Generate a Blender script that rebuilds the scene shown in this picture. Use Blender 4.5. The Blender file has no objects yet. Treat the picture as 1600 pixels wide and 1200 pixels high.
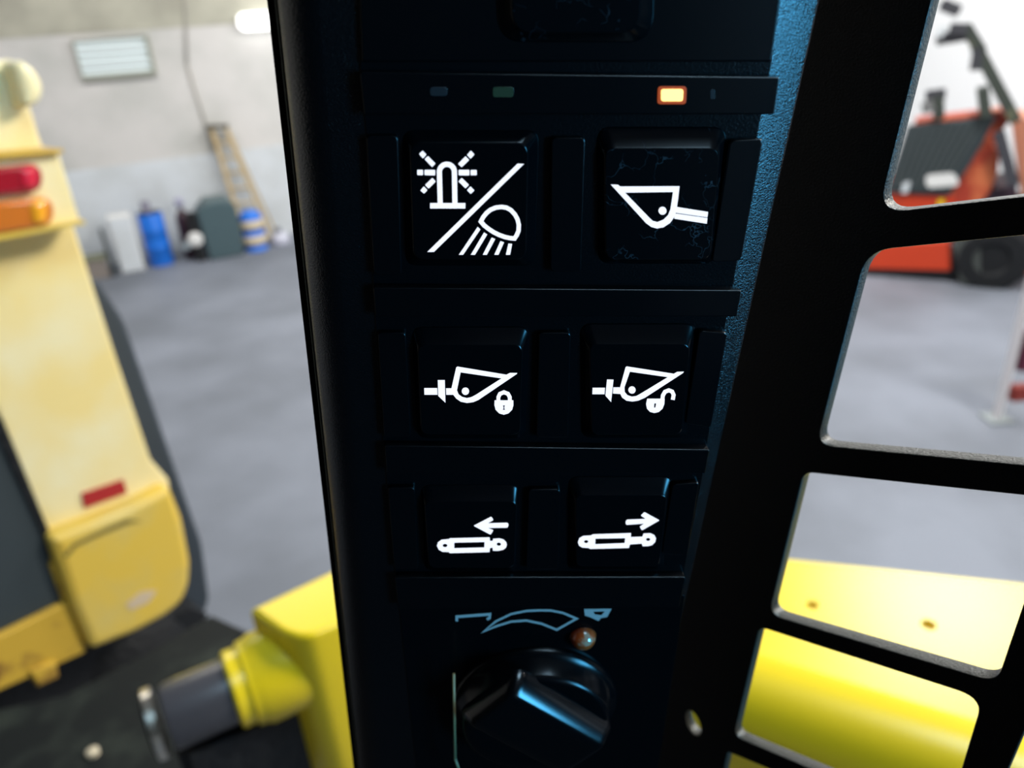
import bpy, bmesh, math, random
from mathutils import Vector, Matrix
random.seed(3)
S = bpy.context.scene
COL = S.collection
rad = math.radians

# ------------------------------------------------------------------ camera
EYE = 3.3
PITCH, ROLL, FPX = rad(25.5), rad(4.0), 1200.0
FWD = Vector((0, math.cos(PITCH), -math.sin(PITCH)))
_r0 = Vector((1, 0, 0)); _u0 = Vector((0, math.sin(PITCH), math.cos(PITCH)))
RGT = math.cos(ROLL) * _r0 - math.sin(ROLL) * _u0
UPV = math.cos(ROLL) * _u0 + math.sin(ROLL) * _r0
CAM = Vector((0, 0, EYE))
cd = bpy.data.cameras.new('camera'); cam = bpy.data.objects.new('camera', cd); COL.objects.link(cam)
cd.sensor_width = 36; cd.sensor_fit = 'HORIZONTAL'; cd.lens = 36 * FPX / 1600
cd.clip_start = 0.005; cd.clip_end = 200
M = Matrix((RGT, UPV, -FWD)).transposed().to_4x4(); M.translation = CAM
cam.matrix_world = M
cd.dof.use_dof = True; cd.dof.focus_distance = 0.165; cd.dof.aperture_fstop = 12.5
S.camera = cam

# ------------------------------------------------------------------ light
S.view_settings.view_transform = 'Standard'; S.view_settings.look = 'None'
S.view_settings.exposure = 0.0; S.view_settings.gamma = 1.0
S.view_settings.use_curve_mapping = False
W = bpy.data.worlds.new('world'); S.world = W; W.use_nodes = True
W.node_tree.nodes['Background'].inputs[0].default_value = (0.80, 0.90, 1.0, 1)
W.node_tree.nodes['Background'].inputs[1].default_value = 1.0

def area(name, loc, target, size, power, color, size_y=None):
    l = bpy.data.lights.new(name, 'AREA'); l.energy = power; l.color = color
    l.shape = 'RECTANGLE'; l.size = size; l.size_y = size_y or size
    o = bpy.data.objects.new(name, l); COL.objects.link(o)
    o.location = loc
    o.rotation_euler = (Vector(target) - Vector(loc)).to_track_quat('-Z', 'Y').to_euler()
    return o
area('ceiling_lamp_left', (-4, 8, 6.8), (-4, 8.5, 0), 4.5, 350, (1.0, 0.97, 0.92), 2)
area('ceiling_lamp_middle', (1.5, 10, 6.8), (1.5, 10, 0), 4.5, 420, (1.0, 0.98, 0.94), 2)
area('ceiling_lamp_right', (4.1, 5.7, 6.8), (4.1, 5.7, 0), 1.9, 330, (1.0, 0.98, 0.95), 2)
area('added_loader_fill', (5.0, 1.6, 6.8), (-1.0, 2.6, 1), 2.0, 780, (1.0, 0.95, 0.86), 2.0)  # added warm fill, aimed at the yellow loader
area('added_right_wall_fill', (6.0, 9.5, 6.6), (9.0, 11.5, 2.0), 2.0, 260, (1.0, 0.99, 0.97), 1.0)  # added fill that whitens the right wall
area('roof_skylight', (1.5, -.3, 6.9), (1.0, 0, 0), 1.6, 130, (0.50, 0.78, 1.0), 1.6)
dl = area('added_blue_sheen_light', (1.06, -.74, 3.2), (0.06, 0.16, 3.24), .34, 3.4, (0.06, 0.42, 0.78), 1.25)  # added blue light with no real source, makes the sheen on the pillar
dl.data.spread = rad(32)

# ------------------------------------------------------------------ helpers
def ray(px, py):
    return FWD + RGT * ((px - 800) / FPX) - UPV * ((py - 600) / FPX)

class Frame:
    """A plane in the world: X and Y lie in it, Z is its normal (towards the viewer)."""
    def __init__(s, o, x, y):
        s.o = Vector(o); s.x = Vector(x).normalized()
        y = Vector(y); s.y = (y - s.x * y.dot(s.x)).normalized()
        s.z = s.x.cross(s.y)
        m = Matrix((s.x, s.y, s.z)).transposed().to_4x4(); m.translation = s.o; s.m = m
    def at(s, px, py, n=0.0):
        d = ray(px, py); oo = s.o + s.z * n
        t = (oo - CAM).dot(s.z) / d.dot(s.z)
        q = CAM + d * t - s.o
        return (q.dot(s.x), q.dot(s.y))
    def pts(s, L, n=0.0):
        return [s.at(x, y, n) for x, y in L]
    def w(s, u, v, n=0.0):
        return s.o + s.x * u + s.y * v + s.z * n

GROUND = Frame((0, 0, 0), (1, 0, 0), (0, 1, 0))
def floor_at(px, py, z=0.0):
    d = ray(px, py); return CAM + d * ((z - EYE) / d.z)

WM = {}
def link(o, parent=None, m=None):
    COL.objects.link(o)
    m = m if m is not None else Matrix()
    WM[o] = m
    if parent is not None:
        o.parent = parent
        o.matrix_basis = WM[parent].inverted() @ m
    else:
        o.matrix_basis = m
    return o
def thing(name, label, cat, loc=(0, 0, 0), group=None):
    o = bpy.data.objects.new(name, None); o.empty_display_size = 0.05
    link(o, None, Matrix.Translation(Vector(loc)))
    o['label'] = label; o['category'] = cat
    if group: o['group'] = group
    return o
def tag(o, label, cat, group=None):
    o['label'] = label; o['category'] = cat
    if group: o['group'] = group
    return o
def struct(o):
    o['kind'] = 'structure'; return o
def mesh_obj(name, bm, mat, parent=None, m=None, smooth=False, label=None):
    me = bpy.data.meshes.new(name)
    bmesh.ops.remove_doubles(bm, verts=bm.verts, dist=1e-7)
    bmesh.ops.recalc_face_normals(bm, faces=bm.faces)
    bm.to_mesh(me); bm.free()
    if smooth:
        for p in me.polygons: p.use_smooth = True
    me.materials.append(mat)
    o = bpy.data.objects.new(name, me); link(o, parent, m)
    if label: o['label'] = label
    return o
def smooth_by_angle(o, a=40):
    me = o.data
    for p in me.polygons: p.use_smooth = True
    for p in me.polygons:
        if len(p.vertices) > 4 or abs(p.normal.z) > .9995: p.use_smooth = False
    bm = bmesh.new(); bm.from_mesh(me)
    for e in bm.edges:
        if len(e.link_faces) == 2 and e.calc_face_angle(0) > rad(a): e.smooth = False
    bm.to_mesh(me); bm.free()
    return o

def rounded(L, r, seg=6):
    """round the corners of a 2D polygon; r is a number or a list"""
    out = []; n = len(L)
    for i in range(n):
        a, b, c = Vector(L[i - 1]), Vector(L[i]), Vector(L[(i + 1) % n])
        ri = r[i] if isinstance(r, (list, tuple)) else r
        if ri <= 0: out.append(tuple(b)); continue
        d1 = (a - b); d2 = (c - b)
        ri = min(ri, d1.length * .49, d2.length * .49)
        p1 = b + d1.normalized() * ri; p2 = b + d2.normalized() * ri
        for k in range(seg + 1):
            t = k / seg
            out.append(tuple(p1 * (1 - t) ** 2 + b * 2 * t * (1 - t) + p2 * t * t))
    return out

def filled(polys, z0, z1, bevel=0.0, res=2):
    """solid plate from outlines (inner outlines become holes), between z0 and z1 of its frame"""
    cu = bpy.data.curves.new('c', 'CURVE'); cu.dimensions = '2D'; cu.fill_mode = 'BOTH'
    for P in polys:
        sp = cu.splines.new('POLY'); sp.points.add(len(P) - 1)
        for i, (x, y) in enumerate(P): sp.points[i].co = (x, y, 0, 1)
        sp.use_cyclic_u = True
    h = (z1 - z0) / 2
    cu.extrude = max(h - bevel, 0); cu.bevel_depth = bevel; cu.offset = -bevel; cu.bevel_resolution = res
    ob = bpy.data.objects.new('c', cu)
    me = bpy.data.meshes.new_from_object(ob)
    bpy.data.objects.remove(ob); bpy.data.curves.remove(cu)
    me.transform(Matrix.Translation((0, 0, (z0 + z1) / 2)))
    bm = bmesh.new(); bm.from_mesh(me); bpy.data.meshes.remove(me)
    return bm
def plate(name, fr, polys, z0, z1, mat, parent=None, bevel=0.0, label=None, smooth=True):
    o = mesh_obj(name, filled(polys, z0, z1, bevel), mat, parent, fr.m, label=label)
    if smooth: smooth_by_angle(o, 35)
    return o
def join(bm, other):
    me = bpy.data.meshes.new('t'); other.to_mesh(me); other.free()
    bm.from_mesh(me); bpy.data.meshes.remove(me)

def loft(rings, cap=True):
    bm = bmesh.new(); R = [[bm.verts.new(p) for p in r] for r in rings]
    for a, b in zip(R, R[1:]):
        n = len(a)
        for i in range(n): bm.faces.new((a[i], a[(i + 1) % n], b[(i + 1) % n], b[i]))
    if cap: bm.faces.new(R[-1]); bm.faces.new(R[0][::-1])
    return bm
def shrink(P, k):
    """inset a 2D polygon (about convex) by distance k"""
    n = len(P); out = []
    cx = sum(p[0] for p in P) / n; cy = sum(p[1] for p in P) / n
    hx = max(abs(p[0] - cx) for p in P); hy = max(abs(p[1] - cy) for p in P)
    for x, y in P: out.append((cx + (x - cx) * (1 - k / hx), cy + (y - cy) * (1 - k / hy)))
    return out

def tube(a, b, r, seg=20, r2=None, bm=None):
    a, b = Vector(a), Vector(b); d = (b - a); L = d.length
    if bm is None: bm = bmesh.new()
    m = Matrix.Translation((a + b) / 2) @ d.to_track_quat('Z', 'Y').to_matrix().to_4x4()
    bmesh.ops.create_cone(bm, cap_ends=True, segments=seg, radius1=r, radius2=r if r2 is None else r2, depth=L, matrix=m)
    return bm
def lathe(a, axis, prof, seg=40):
    """profile (distance along axis, radius) swept about an axis"""
    a = Vector(a); ax = Vector(axis).normalized()
    s = ax.orthogonal().normalized(); t = ax.cross(s)
    rings = [[a + ax * h + (s * math.cos(2 * math.pi * k / seg) + t * math.sin(2 * math.pi * k / seg)) * r for k in range(seg)] for h, r in prof]
    return loft(rings)
def box(c, s, rz=0.0, bm=None, bevel=0.0, rot=None):
    b2 = bmesh.new()
    R = rot if rot is not None else Matrix.Rotation(rz, 4, 'Z')
    bmesh.ops.create_cube(b2, size=1, matrix=Matrix.Diagonal((*s, 1)))
    if bevel: bmesh.ops.bevel(b2, geom=b2.edges[:], offset=bevel, segments=2, affect='EDGES')
    b2.transform(Matrix.Translation(Vector(c)) @ R)
    if bm is None: return b2
    join(bm, b2); return bm
def bar(a, b, w, h, bm=None, bevel=0.0):
    a, b = Vector(a), Vector(b); d = b - a
    rot = d.to_track_quat('Z', 'Y').to_matrix().to_4x4()
    return box((a + b) / 2, (w, h, d.length), bm=bm, rot=rot, bevel=bevel)

# ------------------------------------------------------------------ materials
def mat(name, col, rough=0.5, metal=0.0, spec=0.5, emit=None, estr=0.0, noise=None, bump=None, coat=0.0, speck=None, mix=None, trans=0.0, wear=None):
    m = bpy.data.materials.new(name); m.use_nodes = True
    nt = m.node_tree; N = nt.nodes; Lk = nt.links; b = N['Principled BSDF']
    b.inputs['Base Color'].default_value = (*col, 1); b.inputs['Roughness'].default_value = rough
    b.inputs['Metallic'].default_value = metal; b.inputs['Specular IOR Level'].default_value = spec
    b.inputs['Coat Weight'].default_value = coat; b.inputs['Transmission Weight'].default_value = trans
    if emit: b.inputs['Emission Color'].default_value = (*emit, 1); b.inputs['Emission Strength'].default_value = estr
    tc = N.new('ShaderNodeTexCoord')
    cur = None
    if mix:   # (second colour, scale, contrast-low, contrast-high)
        c2, sc, lo, hi = mix
        n = N.new('ShaderNodeTexNoise'); n.inputs['Scale'].default_value = sc; n.inputs['Detail'].default_value = 5
        Lk.new(tc.outputs['Object'], n.inputs['Vector'])
        r = N.new('ShaderNodeMapRange'); r.inputs[1].default_value = lo; r.inputs[2].default_value = hi
        Lk.new(n.outputs['Fac'], r.inputs[0])
        mx = N.new('ShaderNodeMixRGB'); mx.inputs[1].default_value = (*col, 1); mx.inputs[2].default_value = (*c2, 1)
        Lk.new(r.outputs[0], mx.inputs[0]); cur = mx.outputs[0]
    if wear:  # scratches: (colour, scale, width, amount)
        c2, sc, wd, amt = wear
        v = N.new('ShaderNodeTexVoronoi'); v.feature = 'DISTANCE_TO_EDGE'; v.inputs['Scale'].default_value = sc
        n0 = N.new('ShaderNodeTexNoise'); n0.inputs['Scale'].default_value = sc * 1.5; n0.inputs['Detail'].default_value = 3
        Lk.new(tc.outputs['Object'], n0.inputs['Vector'])
        ad = N.new('ShaderNodeMixRGB'); ad.blend_type = 'LINEAR_LIGHT'; ad.inputs[0].default_value = 0.6 / sc
        Lk.new(tc.outputs['Object'], ad.inputs[1]); Lk.new(n0.outputs['Color'], ad.inputs[2])
        Lk.new(ad.outputs[0], v.inputs['Vector'])
        r = N.new('ShaderNodeMapRange'); r.inputs[1].default_value = 0; r.inputs[2].default_value = wd
        r.inputs[3].default_value = 1; r.inputs[4].default_value = 0
        Lk.new(v.outputs['Distance'], r.inputs[0])
        n = N.new('ShaderNodeTexNoise'); n.inputs['Scale'].default_value = sc * 0.9
        Lk.new(tc.outputs['Object'], n.inputs['Vector'])
        r2 = N.new('ShaderNodeMapRange'); r2.inputs[1].default_value = .5; r2.inputs[2].default_value = .68; r2.inputs[4].default_value = amt
        Lk.new(n.outputs['Fac'], r2.inputs[0])
        mu = N.new('ShaderNodeMath'); mu.operation = 'MULTIPLY'
        Lk.new(r.outputs[0], mu.inputs[0]); Lk.new(r2.outputs[0], mu.inputs[1])
        mx = N.new('ShaderNodeMixRGB'); mx.inputs[2].default_value = (*c2, 1)
        if cur: Lk.new(cur, mx.inputs[1])
        else: mx.inputs[1].default_value = (*col, 1)
        Lk.new(mu.outputs[0], mx.inputs[0]); cur = mx.outputs[0]
    if cur: Lk.new(cur, b.inputs['Base Color'])
    if bump:  # (scale, strength, distance)
        n = N.new('ShaderNodeTexNoise'); n.inputs['Scale'].default_value = bump[0]; n.inputs['Detail'].default_value = 3
        Lk.new(tc.outputs['Object'], n.inputs['Vector'])
        bp = N.new('ShaderNodeBump'); bp.inputs['Strength'].default_value = bump[1]; bp.inputs['Distance'].default_value = bump[2]
        Lk.new(n.outputs['Fac'], bp.inputs['Height']); Lk.new(bp.outputs[0], b.inputs['Normal'])
    return m

PAINT = mat('textured black paint', (.0016, .0016, .002), .22, spec=.65, bump=(2800, .8, .00016))
PLASTIC = mat('black moulded plastic', (.0016, .0016, .002), .2, spec=.4, bump=(3500, .15, .00005))
GLOSS = mat('black glossy key plastic', (.0016, .0016, .002), .2, spec=.2)
GLOSS2 = mat('black dusty key plastic', (.0016, .0016, .002), .22, spec=.2, wear=((.10, .09, .10), 170, .016, .5))
TRAY = mat('black switch tray plastic', (.0016, .0016, .002), .24, spec=.3, bump=(2200, .5, .00012))
STEEL = mat('black painted steel screen', (.004, .004, .0045), .5, spec=.25, bump=(1800, .6, .0002))
STEELEDGE = mat('cut edge of steel screen', (.035, .034, .026), .34, spec=.8, bump=(1500, .9, .0004))
PRINT = mat('backlit white print', (.25, .25, .26), .5, emit=(.96, .94, 1.0), estr=.97)
PRINTDIM = mat('pale blue print', (.12, .20, .22), .5, emit=(.25, .50, .60), estr=.18)  # unlit print, a faint glow is put into the material
LEDON = mat('lit amber lamp', (1, .5, .1), .3, emit=(1.0, .66, .20), estr=1.9)
LEDHALO = mat('painted amber lamp halo', (.25, .03, .002), .4, emit=(1.0, .13, .003), estr=.28)  # halo of the lit lamp, put into colour and emission
LEDOFF = mat('unlit green lamp', (.05, .045, .02), .25, spec=.6)
LEDOFF2 = mat('unlit grey lamp', (.03, .02, .02), .25, spec=.6)
AMBER = mat('amber brown lens', (.40, .06, .012), .12, spec=.9, mix=((.36, .22, .14), 320, .54, .62))
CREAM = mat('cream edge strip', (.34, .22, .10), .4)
YEL = mat('bright yellow paint', (.84, .62, .015), .28, spec=.55)
YELOLD = mat('faded old yellow paint', (.92, .73, .30), .33, spec=.6, mix=((.92, .82, .50), 2.0, .42, .62))
YELCW = mat('yellow counterweight paint', (.74, .50, .07), .38, spec=.4, mix=((.66, .50, .14), 3.0, .45, .65))
YELRUST = mat('yellow paint with rust', (.62, .38, .035), .55, mix=((.16, .06, .015), 7.0, .52, .66))
BLACKM = mat('black rubber', (.010, .011, .013), .6, spec=.3, bump=(30, .6, .02))
BLACKCYL = mat('satin black pin', (.05, .05, .06), .33, spec=.8)
CHROME = mat('bright steel ring', (.6, .58, .52), .28, metal=1, mix=((.2, .15, .1), 30, .5, .65))
SMOKE = mat('dark grille', (.04, .052, .058), .6, spec=.3)
DARKSHADE_PIN = mat('dark floor shade and pin head', (.010, .012, .012), .7, spec=.2, mix=((.028, .034, .028), 7, .5, .7))  # black of the shaded floor plate, used on the pin head too
REDST = mat('red reflector', (.42, .02, .02), .4)
REDLENS = mat('red lamp lens', (.36, .008, .02), .12, spec=.8)
REDBULB = mat('lighter red lens end', (.75, .02, .05), .12, spec=.8)
ORLENS = mat('amber lamp lens', (.62, .17, .02), .12, spec=.8)
ORBULB = mat('lighter amber lens end', (1.0, .42, .02), .12, spec=.8)
WALL = mat('painted block wall', (.60, .585, .57), .8, mix=((.50, .50, .48), .9, .42, .62), bump=(6, .3, .02))
WALLTOP = mat('bare grey block wall', (.36, .35, .29), .85, mix=((.47, .46, .38), 1.4, .4, .62))
WALLLOW = mat('pale painted block wall', (.62, .66, .70), .8, mix=((.54, .57, .59), 1.6, .42, .62))
WALLW = mat('white painted wall', (.86, .88, .90), .7)
FLOOR = mat('worn concrete floor', (.205, .225, .27), .6, spec=.3, mix=((.145, .16, .19), .9, .35, .65), bump=(12, .3, .01))
CEIL = mat('ceiling sheet', (.42, .42, .42), .8)
GLASSW = mat('louvre slat paint', (.74, .84, .86), .4)
WOOD = mat('pale wooden ladder', (.50, .38, .20), .6)
BLUE = mat('blue drum', (.010, .16, .68), .35, spec=.5)
GREYBIN = mat('dark grey green bin', (.055, .095, .11), .5)
SAND = mat('sand coloured band', (.62, .53, .38), .6)
MAROON = mat('dark maroon', (.03, .008, .018), .5)
WHITE = mat('white enamel', (.75, .75, .74), .4)
ORANGE = mat('orange machine paint', (.60, .05, .012), .35, spec=.5)
REDOR = mat('red orange paint', (.42, .045, .02), .4, mix=((.62, .16, .06), 2.5, .45, .6))
LAMPW = mat('fluorescent tube glow', (1, 1, 1), .4, emit=(1, 1, .97), estr=2.5)
OLIVE = mat('olive black arm', (.045, .055, .045), .5, mix=((.16, .16, .09), 4, .55, .7))
PURPLE = mat('maroon plastic', (.12, .015, .04), .5)

# ------------------------------------------------------------------ the hall
struct(plate('floor', GROUND, [[(-16, -6), (20, -6), (20, 24), (-16, 24)]], -0.2, 0, FLOOR))
A0 = floor_at(130, 432); A1 = floor_at(470, 372)
adir = Vector((A1.x - A0.x, A1.y - A0.y, 0)).normalized()
A0 = A0 + Vector((-adir.y, adir.x, 0)) * .5
corner = A0 + adir * ((5.2 - A0.x) / adir.x)
left_end = A0 - adir * 7.5
FA = Frame(A0, adir, (0, 0, 1))
ua0 = (left_end - A0).dot(adir); ua1 = (corner - A0).dot(adir)
HT = 7.0
# zones of the wall: pale painted foot, grey middle, bare block head, each a recessed course band of blocks
struct(plate('wall_back', FA, [[(ua0, 0), (ua1, 0), (ua1, HT), (ua0, HT)]], -0.3, 0, WALL))
lowz = FA.at(250, 250)[1]; hiz = FA.at(200, 48)[1]
struct(plate('trim_1', FA, [[(ua0, 0.0), (ua1, 0.0), (ua1, lowz), (ua0, lowz)]], 0.0, 0.012, WALLLOW))
struct(plate('trim_2', FA, [[(ua0, hiz), (ua1, hiz), (ua1, HT), (ua0, HT)]], 0.0, 0.012, WALLTOP))
bdir = Vector((adir.y, -adir.x, 0))
FB = Frame(corner, bdir, (0, 0, 1))
struct(plate('wall_right', FB, [[(0, 0), (22, 0), (22, HT), (0, HT)]], -0.3, 0, WALLW))
FL = Frame(left_end, -bdir, (0, 0, 1)) if False else Frame(left_end + bdir * 14, -bdir, (0, 0, 1))
struct(plate('wall_left', FL, [[(0, 0), (14, 0), (14, HT), (0, HT)]], -0.3, 0, WALL))
struct(plate('ceiling', Frame((0, 0, HT), (1, 0, 0), (0, 1, 0)), [[(-16, -6), (20, -6), (20, 24), (-16, 24)]], 0, 0.2, CEIL))
FF = Frame((20, -6, 0), (-1, 0, 0), (0, 0, 1))
struct(plate('wall_front', FF, [[(0, 0), (36, 0), (36, HT), (0, HT)], [(10.5, .02), (16, .02), (16, 5), (10.5, 5)]], -0.3, 0, mat('dim far wall', (.16, .17, .18), .85)))
# conduit on the wall
bm = bmesh.new()
for a, b in (((288, -60), (292, 100)), ((292, 100), (334, 235))):
    pa, pb = FA.at(*a, 0.03), FA.at(*b, 0.03); bm = tube(FA.w(*pa, .03), FA.w(*pb, .03), .018, 10, bm=bm)
tag(mesh_obj('wall_conduit', bm, mat('grey conduit', (.42, .40, .36), .5), None, smooth=True), 'thin grey conduit running down the block wall above the ladder', 'pipe')
# louvred window
wq = FA.pts([(112, 62), (226, 60), (238, 112), (131, 118)])
wx0 = (wq[0][0] + wq[3][0]) / 2; wx1 = (wq[1][0] + wq[2][0]) / 2; wy1 = (wq[0][1] + wq[1][1]) / 2; wy0 = (wq[2][1] + wq[3][1]) / 2
lw = plate('window_1', FA, [[(wx0 - .02, wy0 - .06), (wx1 + .05, wy0 - .06), (wx1 + .05, wy1 + .02), (wx0 - .02, wy1 + .02)],
     [(wx0, wy0), (wx1, wy0), (wx1, wy1), (wx0, wy1)]], 0, .09, mat('window frame paint', (.30, .31, .25), .6)); struct(lw)
for k in range(5):
    h = (wy1 - wy0) / 5
    y0 = wy0 + k * h + .008
    plate('louvre_slat', FA, [[(wx0 + .002, y0), (wx1 - .002, y0), (wx1 - .002, y0 + h - .02), (wx0 + .002, y0 + h - .02)]], .02, .045 + .03 * (k % 2), GLASSW, lw)
# wall lamp
l0 = FA.at(372, 35, .12); l1 = FA.at(455, 33, .12)
lt = thing('fluorescent_lamp', 'glowing white fluorescent batten high on the wall beside the pillar', 'lamp', FA.w(*l0, .0))
rr = .125
pill = rounded([(l0[0], l0[1] - rr), (l1[0] + .5, l0[1] - rr), (l1[0] + .5, l0[1] + rr), (l0[0], l0[1] + rr)], .12, 8)
plate('housing', FA, [[(l0[0] + .02, l0[1] - .08), (l1[0] + .45, l0[1] - .08), (l1[0] + .45, l0[1] + .08), (l0[0] + .02, l0[1] + .08)]], 0.0, .06, WHITE, lt)
plate('diffuser', FA, [pill], .06, .2, LAMPW, lt, bevel=.04)
area('added_back_wall_fill', FA.w(l1[0] + 1.2, l0[1] + .6, 2.2), FA.w(l1[0] + .6, 1.8, 0), .9, 45, (1, .99, .96), .3)  # added fill out in the hall, brightens the wall below the lamp

# ------------------------------------------------------------------ things along the back wall
def up_obj(px, py): return floor_at(px, py)
def cyl_thing(name, label, cat, base, h, r, m, neck=None, group=None):
    t = thing(name, label, cat, base, group)
    prof = [(0, r * .97), (.02, r), (h * .33, r), (h * .335, r * 1.02), (h * .35, r * 1.02), (h * .36, r), (h * .66, r), (h * .665, r * 1.02), (h * .68, r * 1.02), (h * .69, r), (h - .02, r), (h, r * .95)]
    smooth_by_angle(mesh_obj('body', lathe(base, (0, 0, 1), prof, 28), m, t), 50)
    smooth_by_angle(mesh_obj('lid', lathe(Vector(base) + Vector((0, 0, h)), (0, 0, 1), [(0, r * .9), (.015, r * .9)], 28), BLACKM if neck is None else m, t), 50)
    return t
b = up_obj(254, 412) ; b.z = 0
dr = cyl_thing('steel_drum', 'upright bright blue drum standing alone against the back wall', 'drum', b, .84, .19, BLUE)
smooth_by_angle(mesh_obj('pump', tube(b + Vector((-.03, 0, .855)), b + Vector((-.03, 0, 1.02)), .07, 14), mat('grey pump head', (.24, .23, .30), .5), dr), 40)
# white cabinet board left of drum
b = up_obj(213, 422); b.z = 0
t = thing('white_cabinet', 'narrow white cabinet standing left of the blue drum', 'cabinet', b)
rz = math.atan2(adir.y, adir.x)
mesh_obj('body', box(b + Vector((-.05, .02, .45)), (.34, .3, .9), rz, bevel=.01), WHITE, t)
mesh_obj('door', box(b + Vector((-.05, .02, .45)) + Vector((adir.y, -adir.x, 0)) * .16, (.3, .02, .84), rz, bevel=.005), WALLLOW, t)
b = up_obj(186, 428); b.z = 0
tag(mesh_obj('black_panel', box(b + Vector((-.08, 0, .36)), (.05, .34, .72), rz + .05, bevel=.01), mat('blackish board', (.04, .05, .05), .6)), 'thin black board leaning upright left of the white cabinet', 'board')
b = up_obj(165, 432); b.z = 0
t = thing('grey_crate', 'low grey brown crate on the floor at the far left of the wall', 'crate', b)
mesh_obj('crate_box', box(b + Vector((-.1, -.02, .15)), (.34, .3, .3), rz, bevel=.01), mat('brown grey box', (.22, .19, .17), .7), t)
mesh_obj('crate_lid', box(b + Vector((-.1, -.02, .32)), (.38, .34, .04), rz, bevel=.01), mat('olive lid', (.20, .21, .14), .7), t)
# gas bottle
b = up_obj(301, 402); b.z = 0
t = thing('gas_cylinder', 'slim dark maroon gas cylinder between the blue drum and the grey bin', 'cylinder', b)
smooth_by_angle(mesh_obj('body', lathe(b, (0, 0, 1), [(0, .10), (.02, .11), (.68, .11), (.76, .08), (.8, .035), (.83, .035)], 22), MAROON, t), 50)
smooth_by_angle(mesh_obj('valve', lathe(b + Vector((0, 0, .83)), (0, 0, 1), [(0, .03), (.04, .07), (.14, .07), (.17, .03)], 16), mat('grey lilac valve', (.42, .42, .55), .4), t), 50)
# hose reel: white disc on dark stand
b = up_obj(320, 402); b.z = 0; b = b + Vector((0, -.26, 0))
t = thing('hose_reel', 'small dark stand holding a white round reel before the grey bin', 'reel', b)
mesh_obj('stand', box(b + Vector((.02, .05, .4)), (.16, .1, .8), rz, bevel=.02), BLACKM, t)
tb = Vector((.35, -1, 0)).normalized()
smooth_by_angle(mesh_obj('reel_disc', lathe(b + Vector((.02, 0, .38)), tb, [(0, .10), (.02, .115), (.06, .115), (.08, .08), (.081, .02)], 24), WHITE, t), 40)
smooth_by_angle(mesh_obj('small_wheel', lathe(b + Vector((-.14, 0, .28)), tb, [(0, .06), (.05, .06), (.06, .03)], 18), mat('grey wheel', (.35, .42, .46), .5), t), 40)
# grey bin
b = up_obj(354, 397); b.z = 0
t = thing('waste_bin', 'bulky dark grey green bin beside the wooden ladder', 'bin', b)
prof = [(-.27, 0), (.27, 0), (.31, .72), (.28, .86), (.12, .93), (-.2, .9), (-.31, .78)]
FBn = Frame(b + Vector((.1, -.25, 0)), adir, (0, 0, 1))
plate('body', FBn, [rounded(prof, .05)], -.5, 0, GREYBIN, t, bevel=.03)
plate('lid', FBn, [rounded([(-.24, .84), (.27, .84), (.22, .95), (-.14, .96)], .03)], -.48, -.02, mat('bin lid', (.09, .13, .14), .5), t, bevel=.02)
# stacked blue and sand drums
b = up_obj(402, 387); b.z = 0; b.y -= .1; b.x += .02
t = thing('striped_barrel', 'stack of blue domes between sand coloured bands at the ladder foot', 'barrel', b)
z = 0
for k in range(3):
    smooth_by_angle(mesh_obj('blue_dome', lathe(b + Vector((0, 0, z)), (0, 0, 1), [(0, .19), (.05, .19), (.13, .12), (.15, .04)], 24), BLUE, t), 60)
    if k < 2: smooth_by_angle(mesh_obj('sand_band', lathe(b + Vector((0, 0, z + .10)), (0, 0, 1), [(0, .17), (.02, .2), (.14, .2), (.16, .17)], 24), SAND, t), 60)
    z += .26
b = up_obj(440, 381); b.z = 0
t = thing('small_canister', 'small grey white canister on the floor right of the ladder', 'canister', b)
smooth_by_angle(mesh_obj('body', lathe(b, (0, 0, 1), [(0, .13), (.03, .15), (.14, .15), (.2, .08)], 20), mat('lilac white can', (.55, .56, .66), .5), t), 50)
smooth_by_angle(mesh_obj('cap', lathe(b + Vector((-.02, 0, .2)), (0, 0, 1), [(0, .06), (.07, .06), (.09, .03)], 16), mat('can cap', (.16, .17, .2), .5), t), 50)
# step ladder
b0 = floor_at(372, 398); b1 = floor_at(430, 388); b0.z = b1.z = 0
mid = (b0 + b1) / 2; mid.y += .4
sl = thing('step_ladder', 'tall pale wooden stepladder leaning by the back wall', 'ladder', mid)
nrm = Vector((adir.y, -adir.x, 0))
def up_at(px, py, dpt):
    d = ray(px, py); return CAM + d * (dpt / d.y)
d0 = b0.y
tl = up_at(329, 198, 13.35); tr = up_at(352, 198, 13.4)
bl = up_at(372, 372, 12.55); bl.z = 0; bl = floor_at(388, 387); br = floor_at(427, 381)
def rail(a, b): return bar(a, b, .06, .035, bevel=.006)
mesh_obj('rail', rail(bl, tl), WOOD, sl); mesh_obj('rail', rail(br, tr), WOOD, sl)
for k in range(1, 8):
    f = k / 8; p = bl.lerp(tl, f); q = br.lerp(tr, f)
    mesh_obj('step', bar(p, q, .09, .025, bevel=.004), WOOD, sl)
mesh_obj('top_cap', bar(tl + Vector((-.05, 0, .01)), tr + Vector((.05, 0, .01)), .16, .05, bevel=.006), mat('dark top cap', (.09, .08, .06), .5), sl)
mesh_obj('rear_rail', rail(bl + Vector((-.1, .3, 0)), tl + Vector((0, .06, 0))), WOOD, sl)
mesh_obj('rear_rail', rail(br + Vector((.02, .3, 0)), tr + Vector((0, .06, 0))), WOOD, sl)

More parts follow.
